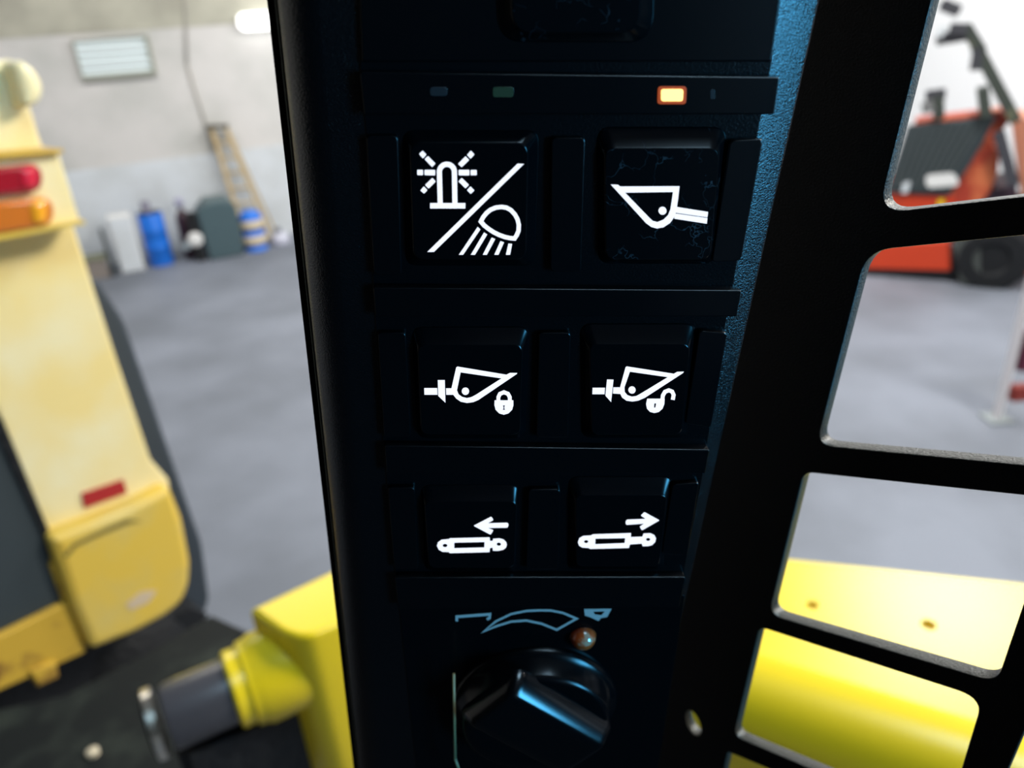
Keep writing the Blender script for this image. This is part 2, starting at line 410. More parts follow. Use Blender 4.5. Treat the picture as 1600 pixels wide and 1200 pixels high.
# ------------------------------------------------------------------ orange machine at the right
om = thing('orange_loader', 'orange red machine with sloping dark grille and black boom beyond the screen', 'machine', floor_at(1430, 430))
oD = Vector((ray(1430, 430).x, ray(1430, 430).y, 0)).normalized()
oX = Vector((oD.y, -oD.x, 0))
g0 = floor_at(1430, 437)
FO = Frame((g0.x, g0.y, 0), oX, (0, 0, 1))
def OP(L, n=0): return FO.pts(L, n)
plate('base_skirt', FO, [rounded(OP([(1335, 384), (1486, 376), (1486, 424), (1335, 420)]), .03)], -1.2, 0, ORANGE, om, bevel=.02)
plate('under_shadow', FO, [OP([(1335, 418), (1496, 420), (1500, 436), (1335, 430)])], -1.1, -.02, BLACKM, om)  # black plate standing in for the shadow under the base
plate('bonnet', FO, [OP([(1330, 300), (1492, 306), (1490, 380), (1330, 384)])], -1.25, -.02, ORANGE, om, bevel=.02)
plate('side_panel', FO, [rounded(OP([(1490, 305), (1520, 260), (1548, 225), (1562, 240), (1560, 270), (1548, 300), (1520, 335), (1490, 350)]), .02)], -1.2, -.05, REDOR, om, bevel=.02)
plate('engine_cover', FO, [OP([(1400, 312), (1430, 188), (1565, 172), (1578, 190), (1545, 235), (1490, 310)])], -.35, -.04, REDOR, om, bevel=.02)
GR = [(1385, 300), (1418, 196), (1556, 181), (1536, 222), (1512, 262), (1484, 304)]
plate('grille', FO, [rounded(OP(GR), .02)], -.04, .03, SMOKE, om, bevel=.01)
for k in range(9):
    f = (k + .6) / 9.5
    a = (1420 + 132 * f, 198 - 14 * f); c = (1392 + 86 * f, 292 + 4 * f)
    pa, pc = FO.at(*a, .05), FO.at(*c, .05)
    mesh_obj('grille_rib', bar(FO.w(*pa, .04), FO.w(*pc, .04), .03, .02), mat('rib', (.07, .085, .085), .5) if k == 0 else bpy.data.materials['rib'], om)
plate('decal', FO, [rounded(OP([(1446, 272), (1492, 268), (1500, 288), (1448, 292)]), .06)], .055, .065, WHITE, om)
plate('decal', FO, [rounded(OP([(1412, 284), (1424, 282), (1418, 300), (1408, 300)]), .02)], .055, .065, WALLLOW, om)
plate('yellow_mark', FO, [OP([(1466, 312), (1476, 311), (1472, 332), (1463, 333)])], 0.0, .02, YEL, om)
plate('track_block', FO, [rounded(OP([(1488, 360), (1530, 356), (1534, 440), (1500, 440)]), .05)], -.9, .12, mat('olive grey rubber', (.06, .068, .064), .7), om, bevel=.02)
wc = FO.at(1550, 405, .1)
smooth_by_angle(mesh_obj('wheel', lathe(FO.w(*wc, -.25), FO.z, [(0, .36), (.05, .40), (.33, .40), (.38, .35), (.38, .2), (.34, .17)], 40), BLACKM, om), 40)
plate('side_body', FO, [OP([(1545, 330), (1640, 330), (1640, 450), (1585, 438), (1588, 380), (1545, 372)])], -1.1, -.35, REDOR, om)
plate('dark_side', FO, [rounded(OP([(1520, 330), (1552, 300), (1590, 290), (1592, 372), (1520, 360)]), .03)], -1.0, -.10, mat('purple black side', (.035, .015, .028), .5), om)
plate('rear_cover', FO, [rounded(OP([(1585, 195), (1660, 180), (1660, 340), (1600, 320)]), .03)], -1.1, -.3, mat('salmon cover', (.56, .22, .13), .5), om)
def obar(name, a, c, w, m=OLIVE, n=.1):
    pa, pc = FO.at(*a, n), FO.at(*c, n)
    return mesh_obj(name, bar(FO.w(*pa, n), FO.w(*pc, n), w, .12, bevel=.01), m, om)
obar('boom', (1524, 70), (1588, 190), .15); obar('boom', (1463, 62), (1524, 52), .14, BLACKCYL)
obar('boom_link', (1508, 40), (1534, 82), .16)
obar('strut', (1560, 205), (1584, 290), .10, BLACKCYL, .14)
obar('strut', (1500, 18), (1470, 6), .10, BLACKCYL, .1)
obar('hose', (1530, 72), (1524, 110), .08, BLACKCYL, .14)
obar('boom_tip', (1483, 45), (1512, 46), .22, BLACKCYL, .12)
obar('work_light', (1466, 47), (1476, 52), .12, WALLLOW, .22)
obar('bracket', (1446, 150), (1478, 146), .05, BLACKCYL, .05)
obar('bracket', (1448, 158), (1452, 175), .16, mat('grey box', (.17, .17, .17), .6), .05)
obar('bracket', (1466, 150), (1467, 186), .07, OLIVE, .05)
obar('control_box', (1535, 136), (1540, 182), .30, OLIVE, .0)
# post
pt = floor_at(1557, 655); ptop = up_at(1606, 430, pt.y + .02)
po = thing('barrier_post', 'pale white post with red fittings standing at the right edge', 'post', (pt.x, pt.y, 0))
ptop.x = pt.x + .0; 
smooth_by_angle(mesh_obj('pole', tube((pt.x, pt.y, 0), (pt.x + .02, pt.y, 1.35), .035, 16), mat('pinkish white post', (.72, .68, .70), .4), po), 40)
mesh_obj('foot', box((pt.x, pt.y, .01), (.2, .2, .02), bevel=.005), mat('grey foot', (.25, .28, .29), .6), po)
mesh_obj('red_fitting', box((pt.x + .14, pt.y + .0, .62), (.16, .1, .34), bevel=.01), PURPLE, po)
mesh_obj('red_fitting', box((pt.x + .14, pt.y + .0, .24), (.16, .1, .13), bevel=.01), mat('red brown', (.26, .03, .02), .5), po)

# ------------------------------------------------------------------ old yellow loader at the left
yl = thing('yellow_wheel_loader', 'old faded yellow machine with red and amber tail lamps at the left', 'machine', (-2.2, 2.4, 0))
p0 = CAM + ray(200, 850) * 3.2
yaw = rad(42)
FY = Frame((p0.x, p0.y, 0), (math.sin(yaw), math.cos(yaw), 0), (0, 0, 1))
def YP(L, n=0): return FY.pts(L, n)
ul = FY.at(-260, 700)[0]
plate('rear_panel', FY, [rounded(YP([(-300, 100), (4, 97), (14, 91), (28, 98), (62, 215), (118, 360), (180, 552), (236, 718), (264, 750), (266, 766), (200, 795), (77, 842), (0, 655), (-170, 260)]), .012)], -.55, 0, YELOLD, yl, bevel=.012)
plate('hinge_boss', FY, [rounded(YP([(2, 104), (14, 93), (36, 106), (47, 122), (52, 138), (51, 149), (44, 162), (20, 170)]), .02)], -.2, .10, YELOLD, yl, bevel=.03)
lb = plate('lamp_box', FY, [YP([(-300, 275), (92, 239), (126, 346), (-300, 420)], .12)], -.05, .12, YELOLD, yl, bevel=.01)
plate('top_flange', FY, [YP([(-300, 268), (98, 233), (99, 239), (-300, 276)], .15)], -.05, .15, YELRUST, lb)
plate('bottom_flange', FY, [YP([(-300, 418), (131, 344), (134, 350), (-300, 430)], .15)], -.05, .15, YELCW, lb)
def lens(name, L, n, m, r, parent, bump=.035):
    P = rounded(YP(L, n), r, 8)
    return plate(name, FY, [P], .12, .12 + bump, m, parent, bevel=bump * .45)
rl = lens('red_lamp', [(-60, 268), (64, 254), (67, 299), (-60, 312)], .14, REDLENS, .055, yl)
lens('lens_end', [(30, 262), (59, 258), (60, 295), (33, 298)], .16, REDBULB, .03, rl, .045)
al = lens('amber_lamp', [(-60, 320), (82, 306), (84, 352), (-60, 374)], .14, ORLENS, .055, yl)
lens('lens_end', [(45, 313), (75, 309), (76, 350), (50, 354)], .16, ORBULB, .03, al, .045)
cw = plate('counterweight', FY, [rounded(YP([(77, 842), (200, 794), (267, 761), (287, 810), (300, 880), (298, 915), (287, 942), (260, 965), (213, 990), (143, 1018), (113, 948)], .08), .03)], -.5, .08, YELCW, yl, bevel=.035)
plate('paint_scrape', FY, [rounded(YP([(196, 945), (220, 925), (246, 922), (232, 942), (204, 954)], .083), .012)], .078, .083, mat('scraped grey paint', (.62, .48, .32), .6), cw)
plate('paint_chip', FY, [rounded(YP([(100, 868), (115, 850), (165, 826), (198, 812), (222, 814), (200, 819), (165, 833), (120, 854), (104, 872)], .083), .004)], .078, .083, mat('olive scuff', (.20, .15, .03), .6), cw)
bf = plate('bumper_frame', FY, [YP([(-200, 1075), (0, 993), (107, 940), (114, 948), (135, 1019), (90, 1040), (0, 1080), (-200, 1165)], .03)], -.4, .03, YELRUST, yl, bevel=.012)
plate('tow_lug', FY, [YP([(48, 1050), (88, 1034), (93, 1058), (60, 1074)], .05)], -.1, .05, YELRUST, bf, bevel=.01)
plate('radiator_grille', FY, [YP([(-200, 440), (-40, 600), (0, 668), (74, 842), (108, 938), (0, 985), (-200, 1070)], -.0)], -.3, .004, SMOKE, yl)
plate('grille_edge', FY, [YP([(-8, 640), (4, 655), (80, 838), (88, 868), (76, 868), (66, 832), (-6, 672)], .02)], -.02, .02, BLACKM, yl)
plate('hinge_bracket', FY, [YP([(84, 868), (94, 885), (108, 930), (98, 938), (78, 885)], .02)], -.02, .02, YELRUST, yl)
plate('red_reflector', FY, [YP([(128, 772), (193, 750), (199, 770), (133, 794)], .01)], 0, .01, REDST, yl)
# chassis and the rear wheel behind the counterweight
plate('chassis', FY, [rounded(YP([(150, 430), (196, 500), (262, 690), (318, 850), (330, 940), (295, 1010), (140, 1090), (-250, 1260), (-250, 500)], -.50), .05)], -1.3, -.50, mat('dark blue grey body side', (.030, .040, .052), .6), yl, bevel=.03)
wy = FY.at(215, 1010, -.45)
wheelc = FY.w(wy[0] - .25, .52, -.75)
t_ = smooth_by_angle(mesh_obj('rear_tyre', lathe(wheelc - FY.x * .05, FY.x, [(0, .3), (.02, .46), (.10, .52), (.42, .52), (.50, .46), (.52, .3)], 44), BLACKM, yl), 40)
plate('under_guard', FY, [YP([(-250, 1075), (135, 1018), (300, 950), (325, 960), (290, 1040), (60, 1130), (-250, 1260)], -.3)], -.9, -.3, BLACKM, yl)

# ------------------------------------------------------------------ our machine: casting and pin at lower left
ZT = EYE - .95
FT = Frame((0, 0, ZT), (1, 0, 0), (0, 1, 0))
ca = thing('boom_casting', 'bright yellow machine arm end with black pivot pin left of the pillar', 'machine arm', floor_at(470, 960, ZT))
P = FT.pts([(388, 952), (515, 892), (690, 812), (690, 905), (523, 979), (486, 994), (462, 994), (440, 986)])
plate('arm_body', FT, [rounded(P, [.01, 0, .02, .02, .03, .03, .03, .02])], -.55, 0, YEL, ca, bevel=.01)
pA = floor_at(428, 1050, ZT - .13); pB = floor_at(262, 1122, ZT - .13); ax = (pB - pA); L = ax.length; ax.normalize()
smooth_by_angle(mesh_obj('collar', lathe(pA - ax * .06, ax, [(0, .085), (.085, .085), (.095, .08), (.11, .078), (.112, .072), (.135, .072), (.14, .066)], 44), YEL, ca), 35)
smooth_by_angle(mesh_obj('pivot_pin', lathe(pA + ax * .07, ax, [(0, .060), (L - .08, .060), (L - .07, .056)], 44), BLACKCYL, ca), 35)
smooth_by_angle(mesh_obj('retaining_ring', lathe(pB + ax * .012, ax, [(0, .058), (.002, .064), (.016, .064), (.018, .058)], 44), CHROME, ca), 35)
smooth_by_angle(mesh_obj('pin_head', lathe(pB + ax * .022, ax, [(0, .054), (.012, .05)], 40), DARKSHADE_PIN, ca), 35)
mesh_obj('pin_plate', box(pA.lerp(pB, .42) + Vector((0, .012, -.16)), (.24, .10, .22), math.atan2(ax.y, ax.x), bevel=.02), BLACKM, ca)
mesh_obj('grease_strip', bar(pA + ax * .08 + Vector((0, .05, .035)), pB + Vector((0, .05, .035)), .012, .006), mat('yellow overspray', (.42, .33, .06), .5), ca)
dk = thing('floor_shade', 'dark plate standing in for shaded dirty floor under the pivot pin at the bottom left', 'shade plate', floor_at(120, 1190, 1.6))
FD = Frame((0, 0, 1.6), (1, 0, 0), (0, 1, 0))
plate('shade_plate', FD, [FD.pts([(-300, 1170), (100, 1085), (230, 1020), (330, 960), (420, 1000), (560, 1300), (-300, 1400)])], -.08, 0, DARKSHADE_PIN, dk, bevel=.01)  # added dark sheet in place of dirty floor in shadow
smooth_by_angle(mesh_obj('bolt', lathe(floor_at(146, 1178, 1.6), (0, 0, 1), [(0, .016), (.012, .016), (.016, .008)], 12), SAND, dk), 30)

# yellow hood at the right
hd = thing('yellow_bonnet', 'bright yellow machine bonnet seen through the lower screen openings', 'bonnet', floor_at(1400, 960, ZT))
HTop = FT.pts([(1000, 850), (1220, 873), (1600, 913), (1900, 944), (1900, 1240), (1000, 965)])
hole1 = FT.at(1270, 945); hole2 = FT.at(1451, 976)
def circ(c, r, n=24): return [(c[0] + r * math.cos(2 * math.pi * k / n), c[1] + r * math.sin(2 * math.pi * k / n)) for k in range(n)]
plate('top_plate', FT, [HTop, circ(hole1, .0105), circ(hole2, .0125)], -.03, 0, YEL, hd)
# front: quarter round then a slope to the front skirt
e0 = Vector(HTop[5]); e1 = Vector(HTop[4]); ed = (e1 - e0).normalized(); en = Vector((ed.y, -ed.x))
if en.y > 0: en = -en
rings = []
prof = [(0, -.03), (0, 0)] + [(.10 * math.sin(a), -.10 * (1 - math.cos(a))) for a in [k * math.pi / 2 / 10 for k in range(1, 11)]] + [(.10, -.5), (.05, -.5)]
for q in (e0 - ed * .1, e1 + ed * .1):
    rings.append([Vector((q.x + en.x * a, q.y + en.y * a, ZT + z)) for a, z in prof])
bm = loft(rings); smooth_by_angle(mesh_obj('front_skirt', bm, YEL, hd), 30)

# ------------------------------------------------------------------ cab pillar with the switch panel
VPx, VPy = 744, 2569
vdown = (FWD + RGT * ((VPx - 800) / FPX) - UPV * ((VPy - 600) / FPX)).normalized()
udir = (FWD * 1200 + RGT * 17730 - UPV * 104).normalized()
O = CAM + ray(800, 600) * 0.168
FP = Frame(O, udir, -vdown)
mm = .001
def PP(L, n=0): return FP.pts(L, n * mm)
PN = -1.5
# pillar: cross-section swept along its length
def pu(px, py, n): return FP.at(px, py, n * mm)[0]
uR = (pu(1290, 0, PN - 3) + pu(1130, 700, PN - 3)) / 2
uC = uR - .0125
uL = pu(452, 240, PN - 4)
v0, v1 = -.20, .12
n0 = PN * mm
def arc(cx, cy, r, a0, a1, k=8): return [(cx + r * math.cos(rad(a0 + (a1 - a0) * i / k)), cy + r * math.sin(rad(a0 + (a1 - a0) * i / k))) for i in range(k + 1)]
sec = [(uC, n0), (uC + .0004, n0 - .00003)] + arc(uR - .0012, n0 - .0042 - .0010, .0010, 74, 0, 5) + [(uR, n0 - .012), (uR - .012, n0 - .020)] + [(uL + .012, n0 - .024)] + [(uL + .002, n0 - .016)] + arc(uL + .0085, n0 - .0085, .0085, 180, 90, 12)
cp = thing('cab_pillar', 'black textured cab pillar carrying the switch panel', 'pillar', FP.w(0, v0, -.01))
bm = loft([[Vector((u, v, n)) for u, n in sec] for v in (v0, v1)])
smooth_by_angle(mesh_obj('post', bm, PAINT, cp, FP.m), 40)
# rubber door seal on the left edge
uS = uL - .0002
tb_ = tube((uL - .0001, v0, n0 - .0066), (uL - .0001, v1, n0 - .0066), .00013, 6)
mesh_obj('seal_lip', tb_, mat('pale seal lip', (.30, .32, .26), .4), cp, FP.m)
bm = loft([[Vector(p) for p in [(uS - .0022, v, n0 - .0125), (uS - .0022, v, n0 - .0105), (uS - .0008, v, n0 - .0098), (uS + .0012, v, n0 - .0102), (uS + .0012, v, n0 - .0125)]] for v in (v0, v1)])
smooth_by_angle(mesh_obj('edge_seal', bm, GLOSS, cp, FP.m), 60)

sp = thing('switch_panel', 'black panel of six backlit keys and a rotary knob on the pillar', 'control panel', FP.w(0, 0, n0))
GN = PN + .25
def slab(name, L, n_lo, n_hi, m, parent=sp, r=0.0, bevel=.2, rseg=5, label=None):
    P = PP(L, n_hi)
    if r: P = rounded(P, r * mm, rseg)
    return plate(name, FP, [P], n_lo * mm, n_hi * mm, m, parent, bevel=bevel * mm, label=label)
base = slab('base_tray', [(558, -150), (1232, -150), (1206, 100), (1186, 200), (1147, 440), (1135, 500), (1106, 690), (1098, 745), (1070, 890), (1062, 950), (640, 950), (622, 950), (603, 745), (598, 690), (586, 500), (582, 440), (571, 205), (562, 105)], PN - .5, GN, TRAY, r=.3)
slab('upper_cover', [(556, -160), (1244, -160), (1206, 97), (565, 97)], PN, -.4, PLASTIC, r=.4, bevel=.35)
def key(base_px, top_px, nb, ntop, m, rb, rt, name='key', label=None):
    B = rounded(PP(base_px, nb), rb * mm, 8); T = rounded(PP(top_px, ntop), rt * mm, 8)
    mid1 = [((b[0] * .12 + t[0] * .88), (b[1] * .12 + t[1] * .88)) for b, t in zip(B, T)]
    R = [[Vector((x, y, (nb - .4) * mm)) for x, y in B], [Vector((x, y, nb * mm)) for x, y in B]]
    Bs = shrink(B, .25 * mm)
    R.append([Vector((x, y, (nb + .28) * mm)) for x, y in Bs])
    h = ntop - .22
    Te = shrink(T, -.12 * mm)
    R.append([Vector((x, y, (ntop - .35) * mm)) for x, y in Te])
    R.append([Vector((x, y, (ntop - .12) * mm)) for x, y in T])
    R.append([Vector((x, y, ntop * mm)) for x, y in shrink(T, .22 * mm)])
    o = mesh_obj(name, loft(R), m, sp, FP.m, label=label)
    return smooth_by_angle(o, 50)
KN = .7
keys = {}
keys['A'] = key([(628, 203), (842, 203), (836, 415), (634, 415)], [(640, 223), (826, 223), (822, 406), (646, 406)], GN, KN, GLOSS, 2.4, 2.2, label='key with a beacon and a work light symbol')
keys['B'] = key([(932, 198), (1136, 198), (1118, 412), (934, 412)], [(945, 231), (1126, 231), (1110, 406), (946, 406)], GN, KN, GLOSS2, 2.8, 2.2, label='scratched key with a bucket symbol')
keys['C'] = key([(643, 510), (828, 510), (820, 685), (652, 685)], [(652, 538), (817, 538), (813, 680), (658, 680)], GN, KN, GLOSS, 2.6, 2.0, label='key with a bucket and closed padlock symbol')
keys['D'] = key([(906, 505), (1089, 505), (1072, 684), (908, 684)], [(921, 537), (1079, 537), (1065, 680), (924, 680)], GN, KN, GLOSS, 2.8, 2.0, label='key with a bucket and open padlock symbol')
keys['E'] = key([(657, 757), (812, 757), (806, 892), (664, 892)], [(663, 783), (808, 783), (804, 888), (670, 888)], GN, KN, GLOSS, 2.6, 2.0, label='key with a cylinder and left arrow symbol')
keys['F'] = key([(888, 744), (1052, 744), (1036, 890), (886, 890)], [(899, 773), (1043, 773), (1030, 886), (900, 886)], GN, KN, GLOSS, 2.8, 2.0, label='key with a cylinder and right arrow symbol')
for L in ([(1141, 220), (1193, 217), (1158, 408), (1112, 410)], [(1093, 517), (1137, 520), (1111, 668), (1071, 662)], [(1051, 757), (1093, 754), (1074, 868), (1034, 866)],
          [(572, 212), (622, 212), (628, 430), (584, 430)], [(590, 520), (634, 520), (642, 684), (600, 684)], [(606, 762), (648, 762), (654, 890), (616, 890)],
          [(862, 215), (915, 215), (908, 425), (860, 425)], [(842, 520), (892, 520), (888, 684), (838, 684)], [(826, 765), (876, 765), (872, 890), (822, 890)]):
    slab('rib', L, PN, .2, PLASTIC, r=1.0, bevel=.25)
ledbar = slab('lamp_bar', [(562, 113), (1219, 121), (1210, 179), (569, 179)], PN, 1.0, PLASTIC, r=.4, bevel=.25)
for L in ([(583, 450), (1159, 454), (1151, 495), (587, 495)], [(601, 697), (1109, 703), (1102, 740), (604, 740)], [(617, 903), (1071, 902), (1062, 948), (622, 952)]):
    slab('cross_bar', L, PN, 1.0, PLASTIC, r=.4, bevel=.25)
slab('lamp_halo', [(1028, 135), (1073, 135), (1072, 163), (1027, 163)], .9, 1.12, LEDHALO, ledbar, r=.6, bevel=.05, label='orange halo of the lit lamp drawn as a glowing plate')
slab('indicator_lamp', [(1033, 139.5), (1068, 139.5), (1067, 158.5), (1033, 158.5)], .9, 1.3, LEDON, ledbar, r=.5, bevel=.1, label='lit amber indicator lamp')
slab('indicator_lamp', [(770, 136), (803, 136), (802, 152), (770, 152)], .9, 1.1, LEDOFF, ledbar, r=.5, bevel=.05, label='unlit green indicator lamp')
slab('indicator_lamp', [(672, 136), (699, 136), (699, 150), (672, 150)], .9, 1.08, LEDOFF2, ledbar, r=.5, bevel=.05, label='unlit grey indicator lamp')
slab('indicator_lamp', [(1110, 140), (1117, 140), (1117, 155), (1110, 155)], .9, 1.05, LEDOFF2, ledbar, r=.3, bevel=.03, label='small dim indicator lamp')
# big rocker at the top edge
key([(768, -180), (1026, -180), (1020, 66), (778, 66)], [(797, -170), (1006, -170), (1000, 52), (800, 52)], -.4, 1.0, GLOSS2, 4.5, 3.4, 'rocker', label='dusty rocker key cut by the top of the view')

# ---- symbols, cut as thin plates on the key faces
def crop(ox, oy, s): return lambda L: [(ox + x / s, oy + y / s) for x, y in L]
def stroke(L, w, closed=False):
    n = len(L); A = []; B = []
    for i in range(n):
        p = Vector(L[i])
        a = Vector(L[i - 1]) if (closed or i) else None
        c = Vector(L[(i + 1) % n]) if (closed or i < n - 1) else None
        d1 = (p - a).normalized() if a is not None else (c - p).normalized()
        d2 = (c - p).normalized() if c is not None else d1
        t = (d1 + d2).normalized(); nn = Vector((-t.y, t.x)); k = w / 2 / max(.4, nn.dot(Vector((-d1.y, d1.x))))
        A.append(tuple(p + nn * k)); B.append(tuple(p - nn * k))
    return [A, B] if closed else [A + B[::-1]]
def symbol(name, key_o, pieces, cr, nlev=KN, m=PRINT, parent=None, label=None):
    bm = bmesh.new()
    for pc in pieces:
        join(bm, filled([PP(cr(P), nlev + .06) for P in pc], (nlev - .02) * mm, (nlev + .06) * mm))
    return mesh_obj(name, bm, m, key_o, FP.m, label=label)
def circ2(x, y, rx, ry=None, n=24): 
    ry = ry or rx; return [(x + rx * math.cos(2 * math.pi * k / n), y + ry * math.sin(2 * math.pi * k / n)) for k in range(n)]
def sm(L, it=2):
    for _ in range(it):
        o = []
        for i in range(len(L)):
            a, c = Vector(L[i]), Vector(L[(i + 1) % len(L)])
            o += [tuple(a * .75 + c * .25), tuple(a * .25 + c * .75)]
        L = o
    return L
K1 = crop(640, 220, 6.315)
symbol('beacon_symbol', keys['A'], [[rounded(P, 7, 2)] for P in (
    [(93, 130), (128, 97), (166, 137), (132, 175)], [(148, 182), (182, 150), (255, 225), (222, 260)],
    [(75, 287), (132, 287), (132, 340), (75, 338)], [(147, 287), (252, 288), (252, 342), (147, 338)],
    [(225, 366), (258, 402), (188, 472), (152, 436)], [(140, 450), (176, 488), (142, 522), (106, 490)],
    [(605, 97), (640, 135), (603, 178), (566, 140)], [(552, 152), (588, 190), (514, 262), (478, 228)],
    [(484, 287), (590, 287), (590, 342), (484, 340)], [(602, 288), (663, 288), (663, 340), (602, 340)],
    [(514, 366), (586, 435), (552, 470), (482, 402)], [(600, 450), (640, 490), (603, 525), (566, 488)])]
    + [stroke([(302, 620)] + [(368 - 74 * math.cos(math.pi * k / 14), 306 - 74 * math.sin(math.pi * k / 14)) for k in range(15)] + [(447, 620)], 50),
       [[(202, 615), (550, 615), (550, 668), (202, 668)]]], K1)
symbol('slash_line', keys['A'], [[[(1065, 226), (1130, 228), (240, 1097), (175, 1097)]]], K1)
symbol('work_light_symbol', keys['A'], [stroke([(703, 797), (725, 755), (760, 712), (800, 680), (850, 660), (905, 653), (955, 660), (1000, 685), (1040, 728), (1065, 775), (1078, 830), (1075, 890), (1058, 930), (1035, 965), (985, 960), (940, 950), (880, 928), (830, 903), (780, 870), (735, 835)], 42, True),
    [[(672, 850), (698, 875), (528, 1125), (486, 1125)]], [[(735, 905), (766, 925), (645, 1125), (604, 1125)]], [[(810, 955), (845, 970), (762, 1125), (722, 1125)]],
    [[(897, 990), (932, 1003), (877, 1125), (836, 1125)]], [[(975, 1015), (1012, 1018), (992, 1125), (950, 1125)]]], K1)
K2 = crop(920, 190, 4.8)
symbol('bucket_symbol', keys['B'], [
    [[(165, 472), (220, 474), (235, 487), (681, 485), (670, 580), (660, 650), (645, 710), (610, 760), (560, 793), (510, 802), (468, 790), (430, 762)],
     [(272, 533), (632, 528), (622, 600), (612, 660), (595, 702), (560, 736), (515, 754), (480, 745), (455, 722)]],
    [circ2(553, 669, 30)], [[(655, 640), (895, 678), (890, 718), (652, 684)]], [[(652, 690), (890, 724), (885, 766), (640, 728)]]], K2)
K3 = crop(640, 550, 8)
symbol('bucket_symbol', keys['C'], [
    [[(582, 195), (598, 183), (1210, 285), (1255, 262), (1345, 263), (1340, 275), (860, 600), (800, 626), (720, 638), (640, 622), (585, 585), (545, 535), (522, 460)],
     [(638, 255), (1150, 330), (830, 535), (770, 566), (715, 577), (655, 562), (612, 530), (592, 480)]],
    [circ2(698, 491, 46)], [[(182, 452), (345, 452), (348, 535), (185, 535)]], [[(352, 352), (440, 352), (448, 635), (358, 550)]], [[(455, 455), (560, 455), (560, 535), (458, 535)]]], K3)
symbol('padlock_symbol', keys['C'], [
    [[(1062, 605), (1297, 605), (1298, 665), (1282, 722), (1235, 768), (1178, 785), (1120, 768), (1075, 722), (1060, 665)], [(1166, 668), (1192, 668), (1192, 678), (1185, 682), (1185, 710), (1192, 716), (1192, 724), (1166, 724), (1166, 716), (1173, 710), (1173, 682), (1166, 678)]],
    stroke([(1109, 612), (1110, 565), (1130, 524), (1180, 504), (1230, 524), (1252, 565), (1253, 612)], 48)], K3)
K4 = crop(900, 550, 7.619)
symbol('bucket_symbol', keys['D'], [
    [[(590, 185), (602, 172), (1165, 260), (1205, 237), (1284, 234), (1275, 250), (820, 545), (740, 580), (670, 590), (600, 580), (548, 542), (518, 480), (528, 410)],
     [(642, 235), (1095, 300), (790, 485), (720, 525), (665, 533), (612, 515), (580, 475), (577, 420)]],
    [circ2(667, 453, 43)], [[(198, 427), (345, 427), (340, 503), (195, 503)]], [[(370, 328), (447, 330), (418, 597), (350, 520)]], [[(445, 422), (540, 422), (535, 500), (440, 495)]]], K4)
symbol('open_padlock_symbol', keys['D'], [
    [[(848, 557), (1056, 557), (1052, 620), (1030, 675), (985, 715), (930, 727), (880, 712), (845, 675), (835, 620)], [(933, 612), (955, 612), (946, 663), (928, 663)]],
    stroke([(1029, 568), (1034, 520), (1060, 474), (1105, 457), (1145, 472), (1163, 512), (1152, 570)], 46)], K4)
K5 = crop(660, 780, 8)
symbol('left_arrow_symbol', keys['E'], [[rounded([(640, 333), (862, 218), (888, 262), (815, 302), (1065, 295), (1078, 322), (1065, 357), (815, 360), (888, 388), (852, 445)], 12, 3)]], K5)
symbol('cylinder_symbol', keys['E'], [[[(345, 490), (840, 478), (845, 523), (880, 523), (882, 497), (960, 490), (1015, 505), (1048, 540), (1056, 570), (1045, 605), (1010, 633), (950, 645), (882, 645), (878, 605), (845, 610), (838, 662), (345, 675), (325, 660), (250, 658), (205, 632), (182, 585), (195, 540), (240, 508), (330, 500)],
    [(398, 543), (778, 535), (775, 605), (398, 615)], circ2(283, 580, 30, 22), circ2(955, 563, 27, 22)]], K5)
K6 = crop(880, 780, 8)
symbol('right_arrow_symbol', keys['F'], [[rounded([(1204, 265), (1015, 162), (970, 205), (1035, 247), (795, 257), (778, 290), (788, 322), (1015, 305), (956, 345), (985, 390)], 12, 3)]], K6)
symbol('cylinder_symbol', keys['F'], [[[(375, 440), (848, 425), (845, 475), (990, 470), (1005, 430), (1090, 427), (1140, 450), (1160, 490), (1150, 535), (1110, 575), (1060, 587), (995, 588), (980, 555), (835, 565), (820, 610), (335, 622), (320, 610), (240, 605), (200, 582), (185, 540), (200, 490), (250, 460), (345, 455)],
    [(403, 493), (776, 487), (768, 550), (400, 565)], circ2(287, 531, 27, 20), circ2(1062, 504, 27, 20)]], K6)

# ---- dial face, its print, the lens and the knob
DN = -1.2
slab('dial_face', [(622, 930), (1070, 930), (1015, 1290), (660, 1290)], PN - .3, DN, GLOSS, r=.5, bevel=.1)
K7 = crop(680, 930, 4.21)
symbol('dial_print', sp, [stroke([(315, 242), (400, 172), (500, 124), (600, 104), (680, 100), (760, 101), (840, 117), (930, 155), (800, 228), (700, 188), (600, 167), (500, 174), (400, 205)], 13, True),
    stroke([(142, 172), (142, 142), (360, 126), (358, 150), (340, 160)], 17)], K7, DN, PRINTDIM)
symbol('dial_print', sp, [[[(980, 92), (1160, 90), (1130, 145), (1090, 150), (1075, 170), (1020, 145), (985, 135)], [(1040, 108), (1115, 106), (1095, 132), (1050, 128)]]], K7, DN, PRINTDIM)
dm = FP.w(*FP.at(911, 996, -.001), DN * mm)
smooth_by_angle(mesh_obj('dial_lamp', lathe(dm, FP.z, [(0, .0037)] + [(.0036 * math.sin(a), .0036 * math.cos(a)) for a in [k * math.pi / 2 / 9 for k in range(1, 9)]] + [(.00362, .0002)], 28), AMBER, sp, label='amber brown domed lamp'), 60)
kc = FP.at(830, 1092, DN * mm); kt = FP.at(838, 1136, 7 * mm)
kb = FP.w(kt[0], kt[1], DN * mm)
